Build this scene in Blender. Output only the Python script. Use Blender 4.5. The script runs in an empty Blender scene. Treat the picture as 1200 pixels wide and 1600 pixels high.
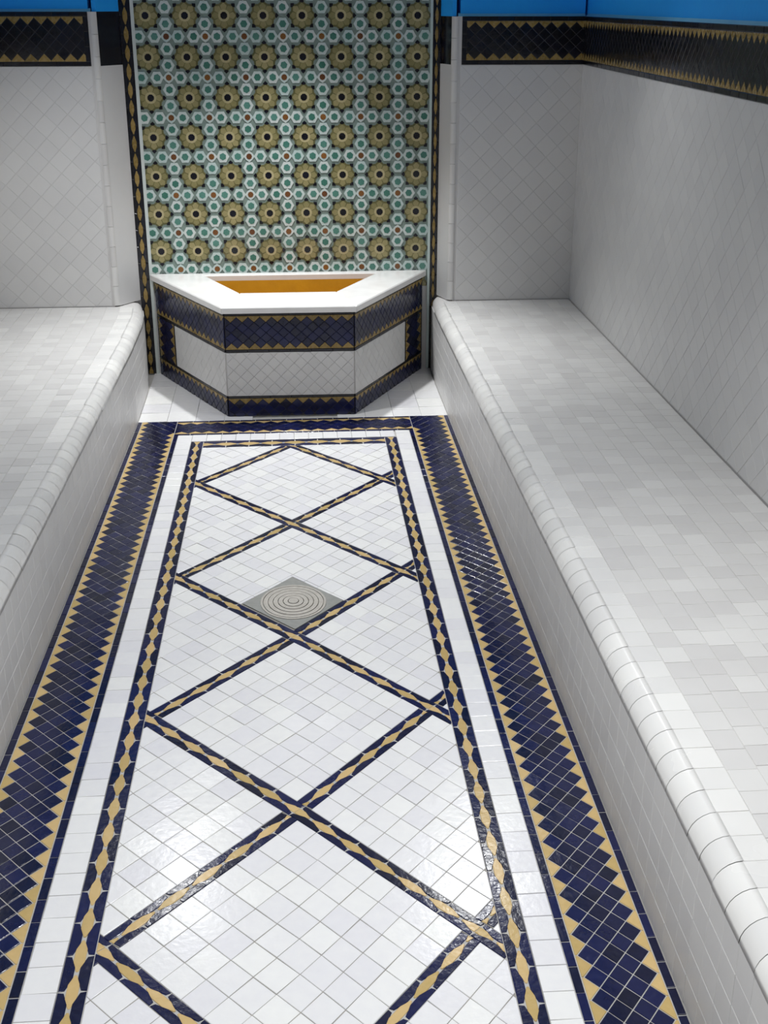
import bpy, math, random
from mathutils import Vector, Matrix
random.seed(7)
scene = bpy.context.scene
COL = scene.collection
PI = math.pi

# ------------------------------------------------------------------ camera
CAM = Vector((0.0654, 0.0, 1.8486)); YAW, PITCH, FPX = 0.0765, 0.3945, 1922.8
cam = bpy.data.cameras.new('camera'); cam.sensor_fit = 'VERTICAL'; cam.sensor_height = 24.0
cam.lens = FPX / 1600.0 * 24.0; cam.clip_start = 0.02
camo = bpy.data.objects.new('camera', cam); COL.objects.link(camo)
camo.location = CAM; camo.rotation_euler = (PI / 2 - PITCH, 0, -YAW)
scene.camera = camo
_fw = Vector((math.sin(YAW) * math.cos(PITCH), math.cos(YAW) * math.cos(PITCH), -math.sin(PITCH)))
_rt = Vector((math.cos(YAW), -math.sin(YAW), 0)); _up = _rt.cross(_fw)
def view_rank(p):
    """how large a piece at p shows in the photograph: distance, far larger when it is outside the frame"""
    d = p - CAM; z = d.dot(_fw)
    if z < 0.05: return 100 - z
    x, y = FPX * d.dot(_rt) / z, FPX * d.dot(_up) / z
    return z if abs(x) < 625 and abs(y) < 825 else 50 + z

# ------------------------------------------------------------------ world, lamps, exposure
w = bpy.data.worlds.new('world'); scene.world = w; w.use_nodes = True
w.node_tree.nodes['Background'].inputs[0].default_value = (0.02, 0.02, 0.022, 1)
vs = scene.view_settings
vs.view_transform = 'Standard'; vs.look = 'None'; vs.exposure = 0.36; vs.gamma = 1.0; vs.use_curve_mapping = False
CEIL = 2.45
def spot(x, y, power, aim=None, col=(.985, .995, 1), size=110, blend=.8, r=.05, z=CEIL - .03):
    l = bpy.data.lights.new('ceiling_spot', 'SPOT'); l.energy = power; l.color = col
    l.spot_size = math.radians(size); l.spot_blend = blend; l.shadow_soft_size = r
    o = bpy.data.objects.new('ceiling_spot', l); COL.objects.link(o); o.location = (x, y, z)
    if aim: o.rotation_euler = (Vector(aim) - Vector((x, y, z))).to_track_quat('-Z', 'Y').to_euler()
spot(.06, 6.0, 125, (.06, 5.45, 0), size=84, blend=.8)           # over the basin
spot(-.55, 5.2, 56, (-.75, 5.1, 0), size=120)                      # left of the corridor
spot(.92, 5.15, 24, (.35, 4.2, 0), size=118, blend=.9)                        # right of the corridor
spot(.80, 2.6, 58, (.75, 2.7, 0), size=95, blend=1)               # right of the corridor, nearer
spot(-.1, 1.2, 125, (.0, 1.7, 0), size=110)                       # by the entrance

# ------------------------------------------------------------------ materials
def lin(r, g, b):
    f = lambda c: ((c / 255 + .055) / 1.055) ** 2.4 if c > 10 else c / 255 / 12.92
    return (f(r), f(g), f(b))
def material(name, c1, c2, rough=.2, rough2=None, scale=30, bump=.0, metallic=0, spec=.5, vary=True, bscale=60):
    m = bpy.data.materials.new(name); m.use_nodes = True; nt = m.node_tree; N = nt.nodes; L = nt.links
    b = N['Principled BSDF']
    tc = N.new('ShaderNodeNewGeometry')
    nz = N.new('ShaderNodeTexNoise'); nz.inputs['Scale'].default_value = scale; nz.inputs['Detail'].default_value = 3
    L.new(tc.outputs['Position'], nz.inputs['Vector'])
    fac = nz.outputs['Fac']
    mix = N.new('ShaderNodeMixRGB'); mix.inputs[1].default_value = (*c1, 1); mix.inputs[2].default_value = (*c2, 1)
    if vary:
        oi = N.new('ShaderNodeObjectInfo')
        ad = N.new('ShaderNodeMath'); ad.operation = 'ADD'
        L.new(oi.outputs['Random'], ad.inputs[0]); L.new(tc.outputs['Random Per Island'], ad.inputs[1])
        fr = N.new('ShaderNodeMath'); fr.operation = 'FRACT'; L.new(ad.outputs[0], fr.inputs[0])
        mm = N.new('ShaderNodeMath'); mm.operation = 'MULTIPLY_ADD'; mm.inputs[1].default_value = .75; mm.inputs[2].default_value = -.12
        L.new(fr.outputs[0], mm.inputs[0])
        sc = N.new('ShaderNodeMath'); sc.operation = 'MULTIPLY_ADD'; sc.inputs[1].default_value = .5
        L.new(nz.outputs['Fac'], sc.inputs[0]); L.new(mm.outputs[0], sc.inputs[2]); sc.use_clamp = True
        fac = sc.outputs[0]
    L.new(fac, mix.inputs[0]); L.new(mix.outputs[0], b.inputs['Base Color'])
    b.inputs['Roughness'].default_value = rough; b.inputs['Metallic'].default_value = metallic
    b.inputs['Specular IOR Level'].default_value = spec
    if rough2 is not None:
        mr = N.new('ShaderNodeMapRange'); mr.inputs['To Min'].default_value = rough; mr.inputs['To Max'].default_value = rough2
        L.new(nz.outputs['Fac'], mr.inputs['Value']); L.new(mr.outputs[0], b.inputs['Roughness'])
    if bump:
        bz = N.new('ShaderNodeTexNoise'); bz.inputs['Scale'].default_value = bscale; bz.inputs['Detail'].default_value = 2
        L.new(tc.outputs['Position'], bz.inputs['Vector'])
        bp = N.new('ShaderNodeBump'); bp.inputs['Strength'].default_value = bump; bp.inputs['Distance'].default_value = .004
        L.new(bz.outputs['Fac'], bp.inputs['Height']); L.new(bp.outputs[0], b.inputs['Normal'])
    return m
M = {
 'white': material('white_glazed_tile', lin(226, 225, 229), lin(241, 241, 238), .12, .3, 40, .12),
 'seat': material('bench_marble_tile', lin(204, 202, 200), lin(222, 221, 218), .25, .35, 7, .03),
 'wall': material('wall_marble_tile', lin(213, 212, 211), lin(221, 220, 218), .3, .5, 12, .06),
 'grout': material('pale_grout', lin(170, 168, 164), lin(196, 194, 190), .8, None, 50, 0, vary=False),
 'wgrout': material('wall_grout', lin(204, 202, 200), lin(214, 212, 210), .8, None, 30, 0, vary=False),
 'navy': material('navy_glazed_tile', lin(9, 12, 34), lin(22, 28, 76), .1, .25, 60, .15),
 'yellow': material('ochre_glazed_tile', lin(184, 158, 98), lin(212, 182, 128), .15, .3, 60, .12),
 'blue': material('blue_plaster', lin(10, 156, 250), lin(16, 166, 252), .7, None, 8, .2, vary=False),
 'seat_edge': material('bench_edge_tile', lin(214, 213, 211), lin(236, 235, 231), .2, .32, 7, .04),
 'field_grout': material('grey_grout', lin(140, 136, 128), lin(164, 160, 152), .8, None, 50, 0, vary=False),
 'dark_ochre': material('dull_ochre_tile', lin(128, 106, 54), lin(160, 134, 76), .2, .35, 60, .12),  # darker ochre for the friezes, chain strips and basin triangles
 'ceil': material('pale_plaster', lin(226, 228, 232), lin(236, 238, 240), .8, None, 8, .1, vary=False),
 'lip': material('light_line_blue', lin(90, 170, 205), lin(120, 190, 215), .6, None, 8, .1, vary=False),  # light blue that paints in the brighter plaster just above the frieze
 'marble': material('white_marble', lin(226, 224, 222), lin(244, 243, 240), .15, .3, 9, 0, vary=False),
 'ochre': material('ochre_basin_lining', lin(176, 122, 18), lin(206, 150, 30), .35, None, 14, .2, vary=False),
 'steel': material('brushed_steel', lin(142, 138, 132), lin(172, 168, 162), .3, .5, 90, 0, metallic=.7, vary=False),
 'steel_dark': material('dull_steel', lin(112, 114, 112), lin(140, 140, 136), .4, .5, 60, 0, metallic=.6, vary=False),
 'dark': material('drain_slot', lin(14, 14, 16), lin(22, 22, 24), .6, None, 20, 0, vary=False),
 'olive': material('olive_glazed_tile', lin(92, 94, 60), lin(118, 112, 72), .18, .3, 80, .1),
 'gold': material('olive_gold_glazed_tile', lin(132, 126, 82), lin(162, 152, 108), .18, .3, 80, .1),
 'cream': material('cream_glazed_tile', lin(176, 166, 124), lin(192, 180, 138), .18, .3, 80, .1),
 'mosaic_white': material('pale_mosaic_tile', lin(184, 204, 200), lin(212, 218, 214), .18, .3, 60, .1),
 'mosaic_bed': material('grey_green_mosaic_bed', lin(108, 126, 118), lin(138, 154, 146), .4, None, 90, .1, vary=False),
 'green': material('green_glazed_tile', lin(56, 112, 96), lin(92, 142, 130), .15, .3, 60, .1),
 'brown': material('brown_glazed_tile', lin(92, 54, 34), lin(138, 92, 44), .15, .3, 60, .1),
 'black': material('black_glazed_tile', lin(8, 8, 14), lin(18, 18, 32), .12, .25, 60, .1),
}

# ------------------------------------------------------------------ helpers
def tag(o, label=None, cat=None, group=None, kind=None):
    if label: o['label'] = label
    if cat: o['category'] = cat
    if group: o['group'] = group
    if kind: o['kind'] = kind
    return o
ORG = {}
def link(name, verts, faces, mat, parent=None, origin=None, smooth=False):
    """one mesh object; verts in world space; origin is where the object sits (default: centroid)"""
    if origin is None:
        origin = Vector((0, 0, 0))
        for v in verts: origin += Vector(v)
        origin /= len(verts)
    origin = Vector(origin)
    me = bpy.data.meshes.new(name)
    me.from_pydata([tuple(Vector(v) - origin) for v in verts], [], faces)
    mats = mat if isinstance(mat, list) else [mat]
    for m in mats: me.materials.append(M[m])
    if smooth: me.polygons.foreach_set('use_smooth', [True] * len(me.polygons))
    o = bpy.data.objects.new(name, me); COL.objects.link(o)
    ORG[o] = origin
    if parent is not None:
        o.parent = parent; o.location = origin - ORG[parent]
    else: o.location = origin
    return o
def empty(name, loc):
    o = bpy.data.objects.new(name, None); COL.objects.link(o); o.location = loc; o.empty_display_size = .1
    ORG[o] = Vector(loc); return o
def clip_half(poly, nx, ny, c):
    out = []
    for i in range(len(poly)):
        a, b = poly[i], poly[(i + 1) % len(poly)]
        da, db = nx * a[0] + ny * a[1] - c, nx * b[0] + ny * b[1] - c
        if da <= 0: out.append(a)
        if (da < 0) != (db < 0) and da != db:
            t = da / (da - db); out.append((a[0] + t * (b[0] - a[0]), a[1] + t * (b[1] - a[1])))
    return out
def clip_rect(poly, x0, x1, y0, y1):
    for n in ((-1, 0, -x0), (1, 0, x1), (0, -1, -y0), (0, 1, y1)):
        if len(poly) < 3: return []
        poly = clip_half(poly, *n)
    return poly
def area(p):
    return .5 * sum(p[i][0] * p[(i + 1) % len(p)][1] - p[(i + 1) % len(p)][0] * p[i][1] for i in range(len(p)))
def clean(p):
    q = []
    for v in p:
        if not q or math.hypot(v[0] - q[-1][0], v[1] - q[-1][1]) > 1e-4: q.append(v)
    if len(q) > 1 and math.hypot(q[0][0] - q[-1][0], q[0][1] - q[-1][1]) < 1e-4: q.pop()
    return q
def inset(poly, g):
    """shrink a convex polygon by g"""
    p = clean(poly)
    if len(p) < 3: return []
    if area(p) < 0: p = p[::-1]
    q = list(p); n = len(p)
    for i in range(n):
        a, b = p[i], p[(i + 1) % n]
        ex, ey = b[0] - a[0], b[1] - a[1]; l = math.hypot(ex, ey)
        nx, ny = ey / l, -ex / l
        q = clip_half(q, nx, ny, nx * a[0] + ny * a[1] - g)
        if len(q) < 3: return []
    q = clean(q)
    return q if len(q) >= 3 and area(q) > 2.5e-5 else []
def tile_mesh(poly, P, hi, lo=-.004, bev=.0012, tilt=.0005):
    """a tile with chamfered rim: poly in the plane, P(s, t, h) -> world"""
    top = inset(poly, bev)
    if not top: top = poly
    n = len(poly)
    cx = sum(a[0] for a in top) / len(top); cy = sum(a[1] for a in top) / len(top)
    tx, ty = random.uniform(-1, 1) * tilt / .03, random.uniform(-1, 1) * tilt / .03
    dz = random.uniform(-.0003, .0003)
    H = lambda a, h: h + dz + (a[0] - cx) * tx + (a[1] - cy) * ty
    if len(top) == n:
        v = [P(a[0], a[1], lo) for a in poly] + [P(a[0], a[1], H(a, hi - bev * .6)) for a in poly] + [P(a[0], a[1], H(a, hi)) for a in top]
        f = [(i, (i + 1) % n, n + (i + 1) % n, n + i) for i in range(n)]
        f += [(n + i, n + (i + 1) % n, 2 * n + (i + 1) % n, 2 * n + i) for i in range(n)]
        f.append(tuple(range(2 * n, 3 * n)))
    else:
        v = [P(a[0], a[1], lo) for a in poly] + [P(a[0], a[1], H(a, hi)) for a in poly]
        f = [(i, (i + 1) % n, n + (i + 1) % n, n + i) for i in range(n)] + [tuple(range(n, 2 * n))]
    return v, f
def lay(kinds, P, parent, grout=.0016, hi=.0, cap=300, lo=-.004, solid=None, tilt=.0005):
    """kinds: {name: (material, [polygons])}; the pieces that show largest become objects, the rest of a kind one mesh"""
    for name, (mat, polys) in kinds.items():
        items = []
        for p in polys:
            q = inset(p, grout)
            if not q: continue
            c = Vector(P(sum(a[0] for a in q) / len(q), sum(a[1] for a in q) / len(q), hi))
            items.append((view_rank(c), q, c))
        items.sort(key=lambda t: t[0])
        k = cap if solid is None else solid
        single = [t for t in items[:k] if t[0] < 50]
        rest = items[len(single):]
        for r, q, c in single:
            v, f = tile_mesh(q, P, hi, lo, tilt=tilt)
            link(name, v, f, mat, parent, c)
        if rest:
            V, F = [], []
            for r, q, c in rest:
                v, f = tile_mesh(q, P, hi, lo, tilt=tilt); o = len(V)
                V += v; F += [tuple(i + o for i in g) for g in f]
            tag(link('small_' + name + 's', V, F, mat, parent, rest[0][2]), kind='stuff')
def quadbox(name, x0, x1, y0, y1, z0, z1, mat, parent=None, origin=None):
    v = [(x0, y0, z0), (x1, y0, z0), (x1, y1, z0), (x0, y1, z0), (x0, y0, z1), (x1, y0, z1), (x1, y1, z1), (x0, y1, z1)]
    f = [(0, 3, 2, 1), (4, 5, 6, 7), (0, 1, 5, 4), (1, 2, 6, 5), (2, 3, 7, 6), (3, 0, 4, 7)]
    return link(name, v, f, mat, parent, origin)
def prism(name, pts, z0, z1, mat, parent=None, origin=None):
    n = len(pts)
    v = [(x, y, z0) for x, y in pts] + [(x, y, z1) for x, y in pts]
    f = [(i, (i + 1) % n, n + (i + 1) % n, n + i) for i in range(n)] + [tuple(range(n))[::-1], tuple(range(n, 2 * n))]
    return link(name, v, f, mat, parent, origin)

# ---- zellige band: rhombi k wide, ochre triangles in the notches, a thin dark line on the chosen edges
def band_polys(L, W, dl, k, thin0=.02, thin1=.02, lip=.008, thin_len=.075, phase=0, notch0=True, notch1=True, ends=(0, 0)):
    nav, yel, lin_ = [], [], []
    s0, s1 = ends[0], L - ends[1]
    t0, t1 = (thin0 + (lip if notch0 else 0)), W - thin1 - (lip if notch1 else 0)
    dw = (t1 - t0) * 2 / (k + 1)
    if not notch0: dw = (t1 - t0) * 2 / (k + .5); 
    n = int(L / dl) + 3
    for j in range(k):
        tc = t0 + dw / 2 + j * dw / 2 if notch0 else t0 + j * dw / 2 + dw * .25
        for i in range(-2, n):
            sc = i * dl + (dl / 2 if j % 2 else 0) + phase
            p = clip_rect([(sc - dl / 2, tc), (sc, tc - dw / 2), (sc + dl / 2, tc), (sc, tc + dw / 2)], s0, s1, t0, W - thin1)
            if len(p) > 2: nav.append(p)
    for i in range(-2, n):
        if notch0:
            a = i * dl + phase
            p = clip_rect([(a, thin0), (a + dl, thin0), (a + dl, t0), (a + dl / 2, t0 + dw / 2), (a, t0)], s0, s1, 0, W)
            if len(p) > 2: yel.append(p)
        if notch1:
            a = i * dl + phase + (dl / 2 if (k - 1) % 2 else 0)
            tt = t0 + dw / 2 + (k - 1) * dw / 2 + dw / 2 if notch0 else t0 + (k - 1) * dw / 2 + dw * .75
            p = clip_rect([(a, W - thin1), (a, tt), (a + dl / 2, tt - dw / 2), (a + dl, tt), (a + dl, W - thin1)], s0, s1, 0, W)
            if len(p) > 2: yel.append(p)
    m = max(1, round(L / thin_len))
    for i in range(m):
        for a, b in ((0, thin0), (W - thin1, W)):
            if b - a > .003: lin_.append([(i * L / m, a), ((i + 1) * L / m, a), ((i + 1) * L / m, b), (i * L / m, b)])
    for e, (a, b) in ((ends[0], (0, ends[0])), (ends[1], (L - ends[1], L))):
        if e > .003:
            mm = max(1, round(W / thin_len))
            for i in range(mm): lin_.append([(a, thin0 + i * (W - thin0 - thin1) / mm), (b, thin0 + i * (W - thin0 - thin1) / mm), (b, thin0 + (i + 1) * (W - thin0 - thin1) / mm), (a, thin0 + (i + 1) * (W - thin0 - thin1) / mm)])
    return nav, yel, lin_
# ---- chain band: navy bows along both edges, ochre lozenges between them
def chain_polys(L, W, unit, phase=0.0):
    n = max(1, round(L / unit)); u = L / n
    nav, yel = [], []
    for i in range(n + 1):
        c = i * u
        h = u * .5
        q = clip_rect([(c - h * .92, W * .5 - W * .05), (c - h * .4, W * .28), (c + h * .4, W * .28), (c + h * .92, W * .45),
                       (c + h * .92, W * .55), (c + h * .4, W * .72), (c - h * .4, W * .72), (c - h * .92, W * .55)], 0, L, 0, W)
        if len(q) > 2: yel.append(q)
        if i < n:
            c = (i + .5) * u
            q = [(c - h, 0), (c + h, 0), (c + h * .95, W * .24), (c + h * .34, W * .43), (c - h * .34, W * .43), (c - h * .95, W * .24)]
            nav.append(q); nav.append([(a, W - b) for a, b in q][::-1])
    return nav, yel

# ================================================================== SETTING
U0 = .066
def wx(u, y):
    """floor pattern to room x: the left half of the corridor widens a little towards the entrance"""
    return U0 + (u * (1 + .0275 * (5.6 - min(y, 5.6))) if u < 0 else u)
YF, YN, YB, Y0 = 5.617, 6.45, 6.30, -1.0
XRW, XLW = 1.523, -1.42
NXL, NXR = -.715, .838
FZ0, FZ1 = 1.557, 1.775
FZ1L = 1.797
WALLTOP = CEIL
# floor slab
fl = link('floor', [(XLW, Y0, -.006), (XRW, Y0, -.006), (XRW, YN + .1, -.006), (XLW, YN + .1, -.006),
                    (XLW, Y0, -.08), (XRW, Y0, -.08), (XRW, YN + .1, -.08), (XLW, YN + .1, -.08)],
          [(0, 1, 2, 3), (7, 6, 5, 4), (0, 4, 5, 1), (1, 5, 6, 2), (2, 6, 7, 3), (3, 7, 4, 0)], 'grout', None, (0.066, 2.7, -.006))
tag(fl, 'white tiled floor with navy and ochre mosaic border and diamond trellis', kind='structure')
quadbox('ceiling', XLW - .1, XRW + .1, Y0 - .1, YN + .2, CEIL, CEIL + .08, 'ceil'); tag(bpy.data.objects['ceiling'], 'pale plaster ceiling', kind='structure')

# ---- walls
def wall_slab(name, x0, x1, y0, y1, label, ztop):
    o = quadbox(name, x0, x1, y0, y1, -.08, ztop, 'wgrout', None, ((x0 + x1) / 2, (y0 + y1) / 2, 0))
    return tag(o, label, kind='structure')
wr = wall_slab('wall_right', XRW, XRW + .12, Y0, YN + .1, 'right wall of pale tiles with dark mosaic frieze and blue plaster above', FZ1)
wl = wall_slab('wall_left', XLW - .12, XLW, Y0, YN + .1, 'left wall of pale tiles above the bench', FZ1L)
wbl = wall_slab('wall_back_left', XLW, -.83, YB, YN + .1, 'end wall left of the niche, pale tiles under a dark frieze', FZ1L)
wbr = wall_slab('wall_back_right', .905, XRW, YB, YN + .1, 'end wall right of the niche, pale tiles under a dark frieze', FZ1)
wf = tag(quadbox('wall_front', XLW - .12, XRW + .12, Y0 - .12, Y0, -.08, CEIL, 'wall', None, (0, Y0, 0)), 'plain wall behind the entrance end', kind='structure')
wn = tag(quadbox('wall_niche', -.9, .95, YN, YN + .1, -.08, CEIL, 'wgrout', None, (.06, YN, 0)), 'back wall of the fountain niche', kind='structure')
# blue plaster above the frieze, set back a little, with an added strip whose pale colour paints in a bright line of light
quadbox('plaster', XRW + .012, XRW + .12, Y0, YN + .1, FZ1, CEIL, 'blue', wr)
quadbox('plaster', XLW - .12, XLW - .012, Y0, YN + .1, FZ1L, CEIL, 'blue', wl)
quadbox('plaster', XLW, -.842, YB + .012, YN + .1, FZ1L, CEIL, 'blue', wbl)
quadbox('plaster', .917, XRW, YB + .012, YN + .1, FZ1, CEIL, 'blue', wbr)
def lip(parent, a, b, z, nx, ny):  # added strip; the light along the plaster's foot is put into its colour
    v = []
    for (x, y) in (a, b):
        v += [(x, y, z), (x + nx * .004, y + ny * .004, z + .004), (x + nx * .014, y + ny * .014, z + .014), (x + nx * .014, y + ny * .014, z)]
    f = [(0, 1, 5, 4), (1, 2, 6, 5), (2, 3, 7, 6), (3, 0, 4, 7), (3, 2, 1, 0), (4, 5, 6, 7)]
    link('light_line_strip', v, f, 'lip', parent)
lip(wbl, (XLW, YB), (-.83, YB), FZ1L, 0, 1); lip(wbr, (.905, YB), (XRW, YB), FZ1, 0, 1); lip(wr, (XRW, Y0), (XRW, YB), FZ1, 1, 0)

def diag_tiles(L, H, a, z0=0.0):
    """square tiles set on their corner over a wall of L x H"""
    out = []
    d = a * math.sqrt(2)
    for i in range(-1, int(L / (d / 2)) + 3):
        for j in range(-1, int(H / (d / 2)) + 3):
            if (i + j) % 2: continue
            c = (i * d / 2, j * d / 2)
            p = clip_rect([(c[0] - d / 2, c[1]), (c[0], c[1] - d / 2), (c[0] + d / 2, c[1]), (c[0], c[1] + d / 2)], 0, L, 0, H)
            if len(p) > 2: out.append(p)
    return out
BT = .4015     # where the bench tiling meets the walls
def P_back(x0, z0): return lambda s, t, h: (x0 + s, YB - .0015 - h, z0 + t)
def P_right(y1, z0): return lambda s, t, h: (XRW - .0015 - h, y1 - s, z0 + t)
def P_left(y0, z0): return lambda s, t, h: (XLW + .0015 + h, y0 + s, z0 + t)
lay({'wall_tile': ('wall', diag_tiles(-.845 - XLW, FZ0 - BT, .078))}, P_back(XLW, BT), wbl, .0004, tilt=.00008, lo=-.0012)
lay({'wall_tile': ('wall', diag_tiles(XRW - .92, FZ0 - BT, .078))}, P_back(.92, BT), wbr, .0004, tilt=.00008, lo=-.0012)
lay({'wall_tile': ('wall', diag_tiles(YB - .2, FZ0 - BT, .078))}, P_right(YB, BT), wr, .0004, tilt=.00008, lo=-.0012)
lay({'wall_tile': ('wall', diag_tiles(2.6, FZ0 - BT, .09))}, P_left(YB - 2.6, BT), wl, .0004, tilt=.00008, lo=-.0012)
def frieze(parent, Pf, L, W, ends, cap, dl=.0617):
    nav, yel, th = band_polys(L, W, dl, 5, .02, .02, .006, .08, ends=ends)
    bed = tag(link('frieze', [Pf(0, 0, -.004), Pf(L, 0, -.004), Pf(L, W, -.004), Pf(0, W, -.004), Pf(0, 0, -.001), Pf(L, 0, -.001), Pf(L, W, -.001), Pf(0, W, -.001)],
               [(3, 2, 1, 0), (4, 5, 6, 7), (0, 1, 5, 4), (1, 2, 6, 5), (2, 3, 7, 6), (3, 0, 4, 7)], 'dark', parent), 'dark navy mosaic frieze edged with ochre triangles')
    lay({'navy_tile': ('black', nav), 'ochre_triangle': ('dark_ochre', yel), 'line_tile': ('black', th)}, Pf, bed, .001, 0, cap, -.002)
frieze(wbl, lambda s, t, h: (-.845 - s, YB - .005 - h, FZ0 + t), -.845 - XLW, FZ1L - FZ0, (.022, 0), 300)
frieze(wbr, lambda s, t, h: (.925 + s, YB - .005 - h, FZ0 + t), XRW - .925, FZ1 - FZ0, (.022, 0), 300)
frieze(wr, lambda s, t, h: (XRW - .005 - h, YB - s, FZ0 + t), YB - 1.5, FZ1 - FZ0, (0, 0), 300, .05)
frieze(wl, lambda s, t, h: (XLW + .005 + h, YB - 2.5 + s, FZ0 + t), 2.5, FZ1L - FZ0, (0, 0), 0)
# jambs of the niche and rounded corner beads
def jamb(parent, xa, xb, ztop, s):
    for z0, z1, m in ((.402, FZ0, 'wall'), (FZ0, ztop, 'black'), (ztop, CEIL, 'blue')):
        nm = 'jamb_facing' if m == 'wall' else ('jamb_frieze' if m == 'black' else 'jamb_plaster')
        v = [(xa, YB + .012, z0), (xb, YN - .014, z0), (xb - s * .07, YN - .014, z0), (xa - s * .02, YB + .012, z0)]
        v += [(x, y, z1) for x, y, _ in v]
        link(nm, v, [(3, 2, 1, 0), (4, 5, 6, 7), (0, 1, 5, 4), (1, 2, 6, 5), (2, 3, 7, 6), (3, 0, 4, 7)] if True else [], m, parent)
    n = 14; zs = [.404 + i * (ztop - .404) / n for i in range(n + 1)]
    for i in range(n):                                   # quarter-round bead pieces
        ring = []
        cx, cy, r = xa - s * .022, YB + .020, .024
        for k in range(9):
            a = -PI / 2 + (PI * .62) * (k / 8) - .25
            ring.append((cx + s * math.cos(a) * r, cy + math.sin(a) * r))
        ring += [(cx - s * .012, cy + .012)]
        m = len(ring)
        v = [(x, y, zs[i] + .0006) for x, y in ring] + [(x, y, zs[i + 1] - .0006) for x, y in ring]
        link('corner_bead', v, [(k, (k + 1) % m, m + (k + 1) % m, m + k) for k in range(m)] + [tuple(range(m))[::-1], tuple(range(m, 2 * m))], 'seat', parent)
jamb(wbl, -.805, NXL, FZ1L, 1)
jamb(wbr, .878, NXR, FZ1, -1)

# ---- floor mosaic ------------------------------------------------------------
def PF(u, y, h): return (wx(u, y), y, h)
YN0 = 1.15                                   # nearest row that is laid
def bed(name, pts, parent, label=None):
    v = [PF(u, y, -.006) for u, y in pts] + [PF(u, y, -.002) for u, y in pts]; n = len(pts)
    f = [(i, (i + 1) % n, n + (i + 1) % n, n + i) for i in range(n)] + [tuple(range(n))[::-1], tuple(range(n, 2 * n))]
    o = link(name, v, f, 'field_grout' if 'panel' in name else 'grout', parent, None)
    if label: o['label'] = label
    return o
L_side = YF - YN0
for sgn in (-1, 1):
    b = bed('border_band', [(sgn * .531, YN0), (sgn * .738, YN0), (sgn * .738, YF), (sgn * .531, YF)][::sgn], fl, 'navy mosaic border band with ochre saw teeth')
    nav, yel, th = band_polys(L_side, .207, .0629, 5, .021, .02, .006, .0735, phase=.02)
    Pm = lambda s, t, h, sg=sgn: PF(sg * (.531 + t), YN0 + s, h)
    # at the far corner the navy field turns into the far border: no saw teeth or inner line there
    turn = 5.425 - YN0
    cen = lambda p: (sum(a[0] for a in p) / len(p), sum(a[1] for a in p) / len(p))
    nav += [p for p in yel if cen(p)[0] > turn and cen(p)[1] < .1]
    yel = [p for p in yel if not (cen(p)[0] > turn and cen(p)[1] < .1)]
    th = [p for p in th if cen(p)[1] > .1] + [q for q in (clip_rect(p, 0, 5.412 - YN0, 0, .03) for p in th if cen(p)[1] < .1) if len(q) > 2]
    lay({'navy_tile': ('navy', nav), 'ochre_triangle': ('yellow', yel), 'line_tile': ('navy', th)}, Pm, b, .0013, 0, 300, -.004)
    # white strip and chain frame beside it
    st = [[(i * .074, 0), (i * .074 + .074, 0), (i * .074 + .074, .066), (i * .074, .066)] for i in range(int((5.412 - YN0) / .074) + 1)]
    st = [clip_rect(p, 0, 5.412 - YN0, 0, .066) for p in st]
    lay({'strip_tile': ('white', [p for p in st if len(p) > 2])}, lambda s, t, h, sg=sgn: PF(sg * (.465 + t), YN0 + s, h), fl, .0008, 0, 300, -.005)
    nav, yel = chain_polys(5.32 - YN0, .055, .1015)
    fb = bed('chain_band', [(sgn * .41, YN0), (sgn * .465, YN0), (sgn * .465, 5.32), (sgn * .41, 5.32)][::sgn], fl, 'navy and ochre chain-patterned frame band')
    lay({'navy_bow': ('navy', nav), 'ochre_lozenge': ('yellow', yel)}, lambda s, t, h, sg=sgn: PF(sg * (.41 + t), YN0 + s, h), fb, .001, 0, 300, -.004)
# far border, strip and chain
b = bed('border_band', [(-.531, 5.4125), (.531, 5.4125), (.531, YF - .0005), (-.531, YF - .0005)], fl, 'navy mosaic border band across the foot of the basin')
nav, yel, th = band_polys(1.104, YF - 5.412, .0629, 5, .022, .02, .006, .0735)
lay({'navy_tile': ('navy', nav), 'ochre_triangle': ('yellow', yel), 'line_tile': ('navy', th)}, lambda s, t, h: PF(-.552 + s, 5.412 + t, h), b, .0013, 0, 300, -.004)
st = [[(i * .066 - .465, 5.325), (i * .066 - .399, 5.325), (i * .066 - .399, 5.411), (i * .066 - .465, 5.411)] for i in range(14)]
st = [clip_rect(p, -.465, .465, 5.32, 5.412) for p in st]
lay({'strip_tile': ('white', [p for p in st if len(p) > 2])}, PF, fl, .0008, 0, 300, -.005)
fb = bed('chain_band', [(-.41, 5.235), (.41, 5.235), (.41, 5.32), (-.41, 5.32)], fl, 'navy and ochre chain-patterned frame band')
nav, yel = chain_polys(.82, .085, .1)
lay({'navy_bow': ('navy', nav), 'ochre_lozenge': ('yellow', yel)}, lambda s, t, h: PF(-.41 + s, 5.235 + t, h), fb, .001, 0, 300, -.004)
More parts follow.
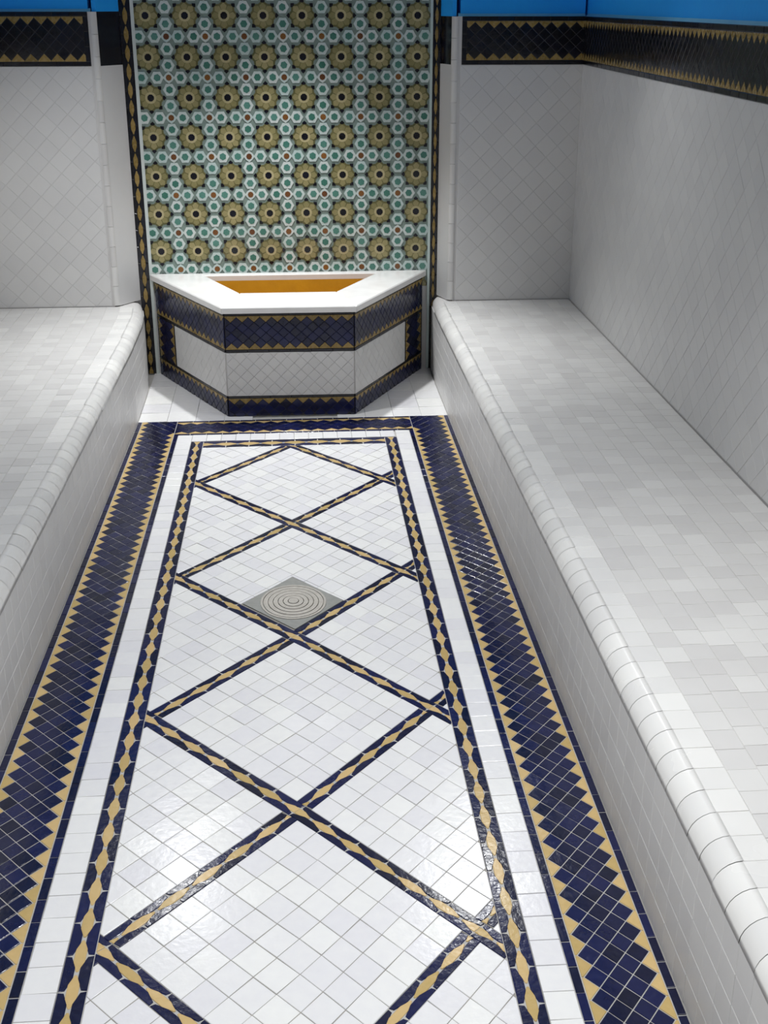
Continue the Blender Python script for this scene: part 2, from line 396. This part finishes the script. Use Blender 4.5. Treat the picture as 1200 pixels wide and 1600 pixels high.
# trellis of chain bands with white tiled lozenges
UC, HW, HL, VA = -.020, .381, .452, 5.244
FR = (-.41, .41, YN0, 5.235)
node = lambda m, n: (UC + m * HW, VA - n * HL)
HB = .043
def cell(m, n):
    N = node(m, n)
    return lambda a, b: (N[0] + (a - b) * HW, N[1] + (a + b) * HL)
NT = 8
DR = (1, None)
for m in range(-2, 3):
    for n in range(1, 11):
        if (m + n) % 2: continue
        C = cell(m, n)
        out = clip_rect([C(HB, HB), C(1 - HB, HB), C(1 - HB, 1 - HB), C(HB, 1 - HB)], *FR)
        if len(out) < 3 or area(out) < 1e-4: continue
        pb = bed('lozenge_panel' if m == 0 else 'side_panel', out, fl)
        polys = []
        ts = (1 - 2 * HB) / NT
        for i in range(NT):
            for j in range(NT):
                a0, b0 = HB + i * ts, HB + j * ts
                if m == 0 and n == 4 and i < 4 and j < 4: continue       # the drain sits here
                p = clip_rect([C(a0, b0), C(a0 + ts, b0), C(a0 + ts, b0 + ts), C(a0, b0 + ts)], *FR)
                if len(p) > 2: polys.append(p)
        if m == 0 and n == 4:                                            # slim cut tiles around the drain
            e = HB + 4 * ts
            for j in range(4):
                b0 = HB + j * ts
                polys.append([C(e - .022, b0), C(e, b0), C(e, b0 + ts), C(e - .022, b0 + ts)])
                polys.append([C(HB, b0), C(HB + .022, b0), C(HB + .022, b0 + ts), C(HB, b0 + ts)]) if False else None
                b1 = HB + j * ts; hi_ = min(b1 + ts, e - .022)
                polys.append([C(b1, e - .022), C(hi_, e - .022), C(hi_, e), C(b1, e)])
        lay({'white_tile': ('white', polys)}, PF, pb, .0009, 0, 300, -.004)
# diagonal chain bands, one segment from crossing to crossing
def seg(A, B, over):
    dx, dy = B[0] - A[0], B[1] - A[1]; l = math.hypot(dx, dy); ex, ey = dx / l, dy / l
    Wb = .0505; nx, ny = -ey, ex
    nav, yel = chain_polys(l, Wb, .0985)
    cut = 0.0 if over else Wb * .52
    def T(p):
        p = clip_rect(p, cut, l - cut, 0, Wb) if cut else p
        q = [(A[0] + ex * s + nx * (t - Wb / 2), A[1] + ey * s + ny * (t - Wb / 2)) for s, t in p]
        return clip_rect(q, *FR) if len(q) > 2 else []
    nav = [q for q in map(T, nav) if len(q) > 2]; yel = [q for q in map(T, yel) if len(q) > 2]
    o = T([(0, 0), (l, 0), (l, Wb), (0, Wb)])
    if len(o) < 3 or not (nav or yel): return
    bb = bed('trellis_band', o, fl)
    lay({'navy_bow': ('navy', nav), 'ochre_lozenge': ('yellow', yel)}, PF, bb, .001, 0, 300, -.004)
for m in range(-2, 3):
    for n in range(0, 10):
        if (m + n) % 2: continue
        for dm in (-1, 1):
            A, B = node(m, n), node(m + dm, n + 1)
            if max(A[0], B[0]) <= -.43 or min(A[0], B[0]) >= .42 or max(A[1], B[1]) < YN0 + .05: continue
            if abs(m) == 2 and abs(m + dm) == 3: continue
            seg(A, B, dm == 1)
# plain white tiles between the border and the basin, and under the benches' feet
pl = []
for i in range(11):
    for j in range(6):
        p = [(-.738 + i * .135, YF + j * .14), (-.603 + i * .135, YF + j * .14), (-.603 + i * .135, YF + .14 + j * .14), (-.738 + i * .135, YF + .14 + j * .14)]
        p = clip_rect(p, -.738, .738, YF, YN)
        if len(p) > 2 and not (abs(sum(a[0] for a in p) / len(p)) < .2): pl.append(p)
lay({'floor_tile': ('white', pl)}, PF, fl, .0006, 0, 300, -.005)

# ================================================================== THINGS
# ---- benches -----------------------------------------------------------------
SEAT, RAD = .40, .055
def bench(sgn, label):
    def front(y):
        f = wx(sgn * .738, y)
        if y > 6.0:
            t = (y - 6.0) / .45; f += sgn * (.035 if sgn > 0 else .035) * t * t * (1 if sgn < 0 else .2)
        return f
    back = XRW if sgn > 0 else XLW
    root = empty('tiled_bench', (front(3) + sgn * .3, 3.0, 0)); tag(root, label, 'bench')
    ys = [Y0] + [i * .5 for i in range(0, 12)] + [6.0, 6.1, 6.2, 6.2925, 6.293, 6.38, 6.436]
    prof = [(0, -.004)] + [(0, SEAT - RAD)] + [(RAD - RAD * math.cos(a), SEAT - RAD + RAD * math.sin(a)) for a in [k * PI / 16 for k in range(1, 9)]]
    base = []
    n = len(prof)
    V, F = [], []
    for y in ys:
        f = front(y); b = back - sgn * .0055 if y < 6.2928 else (.9035 if sgn > 0 else -.8285)
        for d, z in prof: V.append((f + sgn * (d + .005), y, z - .0022 if z > .1 else z))
        V.append((b, y, SEAT - .0022)); V.append((b, y, -.004))
    m = n + 2
    for i in range(len(ys) - 1):
        for k in range(m):
            F.append((i * m + k, i * m + (k + 1) % m, (i + 1) * m + (k + 1) % m, (i + 1) * m + k))
    F.append(tuple(range(m))); F.append(tuple(range((len(ys) - 1) * m, len(ys) * m))[::-1])
    if sgn < 0: F = [f[::-1] for f in F]
    body = link('body', V, F, 'wgrout', root)
    yN_ = YB; y_ = .3
    T = .0735
    # seat tiles
    back -= sgn * .006; W = abs(back - front(5.6)) - RAD
    rows = [0, .016 + .0] ; polys = []
    nrow = 10; ny = int((YB - y_) / T)
    off = RAD - .003
    Pseat = lambda s, t, h: (front(y_ + s) + sgn * (off + t * (abs(back - front(y_ + s)) - off) / W), y_ + s, SEAT - .004 + h)
    rw = W / nrow
    for i in range(ny + 1):
        for j in range(nrow):
            jit = (.5 if j % 2 else 0) * T * .3
            p = clip_rect([(i * T - jit, j * rw), (i * T + T - jit, j * rw), (i * T + T - jit, j * rw + rw), (i * T - jit, j * rw + rw)], 0, YB - .0075 - y_, 0, W)
            if len(p) > 2: polys.append(p)
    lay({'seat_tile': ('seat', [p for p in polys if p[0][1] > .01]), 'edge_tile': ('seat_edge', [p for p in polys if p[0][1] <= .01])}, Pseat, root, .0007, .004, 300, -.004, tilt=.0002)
    # nosing tiles: rounded pieces that wrap the front edge
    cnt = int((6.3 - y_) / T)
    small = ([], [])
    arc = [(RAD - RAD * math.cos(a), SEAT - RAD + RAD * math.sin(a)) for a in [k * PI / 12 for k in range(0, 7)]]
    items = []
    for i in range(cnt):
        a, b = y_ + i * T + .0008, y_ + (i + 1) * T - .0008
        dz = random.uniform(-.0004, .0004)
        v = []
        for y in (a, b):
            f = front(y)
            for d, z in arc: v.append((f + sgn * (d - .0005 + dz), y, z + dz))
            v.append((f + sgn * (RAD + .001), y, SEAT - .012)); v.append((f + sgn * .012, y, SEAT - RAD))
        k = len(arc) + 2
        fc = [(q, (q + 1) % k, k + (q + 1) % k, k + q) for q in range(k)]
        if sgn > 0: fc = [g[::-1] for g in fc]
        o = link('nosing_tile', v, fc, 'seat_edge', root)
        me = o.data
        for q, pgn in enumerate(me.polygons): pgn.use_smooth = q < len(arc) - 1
    # face tiles
    fh = (SEAT - RAD)
    polys = []
    for i in range(int((YN - y_) / .0735) + 1):
        for j in range(5):
            p = clip_rect([(i * .0735, j * fh / 5), (i * .0735 + .0735, j * fh / 5), (i * .0735 + .0735, (j + 1) * fh / 5), (i * .0735, (j + 1) * fh / 5)], 0, 6.436 - y_, 0, fh)
            if len(p) > 2: polys.append(p)
    lay({'face_tile': ('wall', polys)}, lambda s, t, h: (front(y_ + s) + sgn * (.0012 - h), y_ + s, t), root, .0004, 0, 300, -.0035, tilt=.0001)
    return root
bench(-1, 'low white tiled bench along the left wall with rounded front edge')
bench(1, 'low white tiled bench along the right wall with rounded front edge')

# ---- mosaic panel in the niche -----------------------------------------------
PX0, PX1, PZ0, PZ1 = -.645, .787, .45, 2.2
pn = empty('mosaic_panel', (.07, YN, PZ0)); tag(pn, 'floral mosaic wall panel of ochre rosettes and green flowers above the basin', 'mosaic panel')
quadbox('panel_bed', PX0, PX1, YN - .006, YN - .0006, PZ0, PZ1, 'mosaic_bed', pn)
for a, b in ((PX0 - .016, PX0), (PX1, PX1 + .013)):
    quadbox('edge_strip', a, b, YN - .012, YN - .0006, 0, PZ1, 'mosaic_white', pn)
Pn = lambda s, t, h: (s, YN - .006 - h, t)
for a, b in ((NXL, PX0 - .016), (PX1 + .013, NXR)):
    bd = quadbox('chain_strip', a, b, YN - .006, YN - .0006, 0, PZ1, 'dark', pn)
    bd['label'] = 'narrow black and ochre chain strip framing the panel'
    nav, yel = chain_polys(PZ1, b - a, .085)
    lay({'black_bow': ('black', nav), 'ochre_lozenge': ('dark_ochre', yel)}, lambda s, t, h, a=a: (a + t, YN - .006 - h, s), bd, .001, .004, 300, -.001)
PP = .188; RX0, RZ0 = -.592, .650
def ngon(c, r, n, rot=0, r2=None):
    return [(c[0] + (r if (i % 2 == 0 or r2 is None) else r2) * math.cos(rot + 2 * PI * i / n), c[1] + (r if (i % 2 == 0 or r2 is None) else r2) * math.sin(rot + 2 * PI * i / n)) for i in range(n)]
def plate(name, polys, h0, h1, mat, parent, c):
    V, F = [], []
    for p in polys:
        p = clip_rect(p, PX0, PX1, PZ0, PZ1)
        if len(p) < 3: continue
        p = clean(p)
        if area(p) < 0: p = p[::-1]
        n = len(p); o = len(V)
        V += [Pn(a, b, h0) for a, b in p] + [Pn(a, b, h1) for a, b in p]
        F += [(o + i, o + (i + 1) % n, o + n + (i + 1) % n, o + n + i) for i in range(n)] + [tuple(range(o + n, o + 2 * n))]
    if not V: return None
    return link(name, V, F, mat, parent, Pn(c[0], c[1], 0))
for i in range(-1, 9):
    for j in range(-1, 9):
        c = (RX0 + i * PP, RZ0 + j * PP)
        if not (PX0 - .03 < c[0] < PX1 + .03 and PZ0 - .03 < c[1] < PZ1): pass
        else:
            petals = []
            for k in range(8):
                a = k * PI / 4
                f = lambda r, t: (c[0] + PP * r * math.cos(a + t), c[1] + PP * r * math.sin(a + t))
                petals.append([f(.155, -.37), f(.25, -.35), f(.315, 0), f(.25, .35), f(.155, .37)])
            r = plate('rosette', [ngon(c, PP * .37, 16, 0, PP * .30)], 0, .0015, 'olive', pn, c)
            if r:
                plate('petal_ring', petals, .0015, .0035, 'gold', r, c)
                plate('cream_ring', [ngon(c, PP * .15, 12)], .0015, .003, 'cream', r, c)
                plate('rosette_eye', [ngon(c, PP * .092, 8, PI / 8)], .003, .004, 'black', r, c)
                spots = []
                for k in range(8):
                    a = k * PI / 4
                    g = lambda rr, t: (c[0] + PP * rr * math.cos(a + t), c[1] + PP * rr * math.sin(a + t))
                    spots.append([g(.295, 0), g(.35, -.19), g(.405, 0), g(.35, .19)])
                q = plate('black_points', spots, .0012, .003, 'black', r, c)
                if q: q['kind'] = 'stuff'
        d = (c[0] + PP / 2, c[1] + PP / 2)
        r = plate('brown_flower', [ngon(d, PP * .15, 8, 0, PP * .12)], 0, .003, 'mosaic_white', pn, d)
        if r: plate('flower_eye', [ngon(d, PP * .078, 8)], .003, .0042, 'brown', r, d)
        for ax, az in ((1, 0), (-1, 0), (0, 1), (0, -1)):
            e = (d[0] + ax * PP * .30, d[1] + az * PP * .30)
            r = plate('green_flower', [ngon(e, PP * .172, 12, 0, PP * .145)], 0, .0032, 'mosaic_white', pn, e)
            if r: plate('flower_eye', [ngon(e, PP * .095, 6, random.random())], .0032, .0042, 'green', r, e)

# ---- fountain basin ----------------------------------------------------------
ba = empty('wall_basin', (.056, 6.05, 0)); tag(ba, 'five-sided tiled wall basin with white marble rim under the mosaic panel', 'basin')
BH = .535
ro = [(-.660, YN - .012), (-.258, 5.652), (.370, 5.645), (.782, YN - .012)]            # rim outline
bo = [(-.632, YN - .012), (-.245, 5.676), (.357, 5.669), (.756, YN - .012)]            # body outline
ri = [(-.375, 6.385), (-.180, 5.955), (.288, 5.955), (.515, 6.385)]                   # opening
def ring_prism(name, o, i, z0, z1, mat, parent):
    n = 4
    v = [(x, y, z0) for x, y in o] + [(x, y, z0) for x, y in i] + [(x, y, z1) for x, y in o] + [(x, y, z1) for x, y in i]
    f = []
    for k in range(n):
        l = (k + 1) % n
        f += [(k, l, 2 * n + l, 2 * n + k), (n + l, n + k, 3 * n + k, 3 * n + l), (2 * n + k, 2 * n + l, 3 * n + l, 3 * n + k), (l, k, n + k, n + l)]
    return link(name, v, f, mat, parent)
# the rim is four marble slabs with mitred joints
for k in range(4):
    l = (k + 1) % 4
    pts = [ro[k], ro[l], ri[l], ri[k]]
    pts = inset(pts, .0006)
    cx, cy = sum(p[0] for p in pts) / 4, sum(p[1] for p in pts) / 4
    n = len(pts)
    v = [(x, y, BH - .03) for x, y in pts] + [(x, y, BH - .005) for x, y in pts]
    tp = inset(pts, .004)
    v += [(x, y, BH) for x, y in tp]
    f = [tuple(range(n))[::-1]] + [(a, (a + 1) % n, n + (a + 1) % n, n + a) for a in range(n)] + [(n + a, n + (a + 1) % n, 2 * n + (a + 1) % n, 2 * n + a) for a in range(n)] + [tuple(range(2 * n, 3 * n))]
    link('rim_slab', v, f, 'marble', ba)
ring_prism('body', bo, [(-.385, 6.395), (-.19, 5.945), (.298, 5.945), (.525, 6.395)], -.004, BH - .031, 'wgrout', ba)
# ochre lining of the bowl
lo_ = [(-.383, 6.393), (-.188, 5.947), (.296, 5.947), (.523, 6.393)]; li = [(-.36, 6.37), (-.17, 5.97), (.278, 5.97), (.50, 6.37)]
v = [(x, y, BH - .031) for x, y in lo_] + [(x, y, BH - .031) for x, y in ri] + [(x * .8 + .014, y * .8 + 6.17 * .2, .20) for x, y in li]
v = [(x, y, BH - .03) for x, y in ri] + [(x * .85 + .0105, y * .85 + 6.17 * .15, .22) for x, y in li]
f = [((k + 1) % 4, k, 4 + k, 4 + (k + 1) % 4) for k in range(4)] + [(4, 5, 6, 7)]
link('bowl_lining', v, f, 'ochre', ba)['label'] = 'ochre lining of the bowl'
def face(A, B, single, wall_end):
    """one clad side of the body, from A to B (A on its left seen from outside)"""
    A, B = Vector((*A, 0)), Vector((*B, 0)); l = (B - A).length; e = (B - A) / l; nrm = Vector((e.y, -e.x, 0))
    P = lambda s, t, h: tuple(A + e * s + nrm * (.004 + h) + Vector((0, 0, t)))
    def bedp(name, s0, s1, t0, t1, label):
        v = [P(s0, t0, -.004), P(s1, t0, -.004), P(s1, t1, -.004), P(s0, t1, -.004), P(s0, t0, -.001), P(s1, t0, -.001), P(s1, t1, -.001), P(s0, t1, -.001)]
        o = link(name, v, [(3, 2, 1, 0), (4, 5, 6, 7), (0, 1, 5, 4), (1, 2, 6, 5), (2, 3, 7, 6), (3, 0, 4, 7)], 'wgrout' if 'white' in name else 'dark', ba)
        o['label'] = label; return o
    cap = 300 if single else 0
    top0, top1 = .314, BH - .032
    o = bedp('mosaic_band', 0, l, top0, top1, 'dark navy mosaic band with ochre teeth under the rim')
    dl = l / max(1, round(l / .0525))
    nav, yel, th = band_polys(l, top1 - top0, dl, 5, .015, .013, .006, .1)
    lay({'navy_tile': ('navy', nav), 'ochre_triangle': ('dark_ochre', yel), 'line_tile': ('black', th)}, lambda s, t, h: P(s, top0 + t, h), o, .0008, .003, cap, -.002)
    o = bedp('mosaic_band', 0, l, 0, .102, 'dark navy mosaic band along the foot')
    nav, yel, th = band_polys(l, .102, dl, 3, 0.0, .013, .004, .1, notch0=False)
    lay({'navy_tile': ('navy', nav), 'ochre_triangle': ('dark_ochre', yel), 'line_tile': ('black', th)}, P, o, .0008, .003, cap, -.002)
    s0, s1 = 0, l
    if wall_end:
        ww = .24
        a, b = (0, ww) if wall_end == 'A' else (l - ww, l)
        s0, s1 = (ww, l) if wall_end == 'A' else (0, l - ww)
        o = bedp('mosaic_band', a, b, .102, top0, 'dark navy upright mosaic band beside the wall')
        nav, yel, th = band_polys(top0 - .102, ww, .05, 3, .015, .015, .006, .1)
        lay({'navy_tile': ('navy', nav), 'ochre_triangle': ('dark_ochre', yel), 'line_tile': ('black', th)}, lambda s, t, h: P(a + t, .102 + s, h), o, .0008, .003, 0, -.002)
    o = bedp('white_field', s0, s1, .102, top0, 'white tiled field of the basin front')
    lay({'white_tile': ('wall', diag_tiles(s1 - s0, top0 - .102, .045))}, lambda s, t, h: P(s0 + s, .102 + t, h), o, .0005, .003, cap, -.002)
face(bo[1], bo[2], True, None)
face(bo[0], bo[1], False, 'A')
face(bo[2], bo[3], False, 'B')

# ---- floor drain -------------------------------------------------------------
C = cell(0, 4)
ts = (1 - 2 * HB) / NT; e0, e1 = HB + .006, HB + 4 * ts - .026
cu, cv = C((e0 + e1) / 2, (e0 + e1) / 2)
dr = empty('floor_drain', (wx(cu, cv), cv, 0)); tag(dr, 'square metal floor drain with round grate in the white tiles', 'drain')
CU = [PF(*C(a, b), 0) for a, b in ((e0, e0), (e1, e0), (e1, e1), (e0, e1))]
ctr = Vector(PF(cu, cv, 0))
ax1 = (Vector(CU[1]) - Vector(CU[0])) / 2; ax2 = (Vector(CU[3]) - Vector(CU[0])) / 2
def dpt(a, b, z): return tuple(ctr + ax1 * a + ax2 * b + Vector((0, 0, z)))
NS = 48
def ring_obj(name, r0, r1, z0, z1, mat, parent):
    v = []
    for k in range(NS):
        a = 2 * PI * k / NS; ca, sa = math.cos(a), math.sin(a)
        v += [dpt(r0 * ca, r0 * sa, z0), dpt(r0 * ca, r0 * sa, z1), dpt(r1 * ca, r1 * sa, z1), dpt(r1 * ca, r1 * sa, z0)]
    f = []
    for k in range(NS):
        o, p = 4 * k, 4 * ((k + 1) % NS)
        f += [(o, p, p + 1, o + 1), (o + 1, p + 1, p + 2, o + 2), (o + 2, p + 2, p + 3, o + 3)]
    return link(name, v, f, mat, parent)
# plate with a round hole
v, f = [], []
for k in range(NS):
    a = 2 * PI * k / NS; ca, sa = math.cos(a), math.sin(a); s = 1 / max(abs(ca), abs(sa))
    v += [dpt(ca * s, sa * s, -.004), dpt(ca * s, sa * s, .0015), dpt(.93 * ca, .93 * sa, .0015), dpt(.93 * ca, .93 * sa, -.004)]
for k in range(NS):
    o, p = 4 * k, 4 * ((k + 1) % NS)
    f += [(o, p, p + 1, o + 1), (o + 1, p + 1, p + 2, o + 2), (o + 2, p + 2, p + 3, o + 3)]
link('cover_plate', v, f, 'steel_dark', dr)
v = [dpt(.93 * math.cos(2 * PI * k / NS), .93 * math.sin(2 * PI * k / NS), -.0035) for k in range(NS)]
link('sump', v, [tuple(range(NS))], 'dark', dr)
gr = ring_obj('grate_rim', .86, .925, -.003, .003, 'steel', dr)
for k, (a, b) in enumerate(((.72, .84), (.58, .70), (.44, .56), (.30, .42), (.16, .28))):
    ring_obj('grate_ring', a, b, -.003, .003 + .0006 * k, 'steel', gr)
v = [dpt(.14 * math.cos(2 * PI * k / NS), .14 * math.sin(2 * PI * k / NS), .0062) for k in range(NS)]
link('grate_boss', v + [tuple(Vector(p) - Vector((0, 0, .009))) for p in v], [tuple(range(NS))] + [(k, NS + k, NS + (k + 1) % NS, (k + 1) % NS) for k in range(NS)], 'steel', gr)
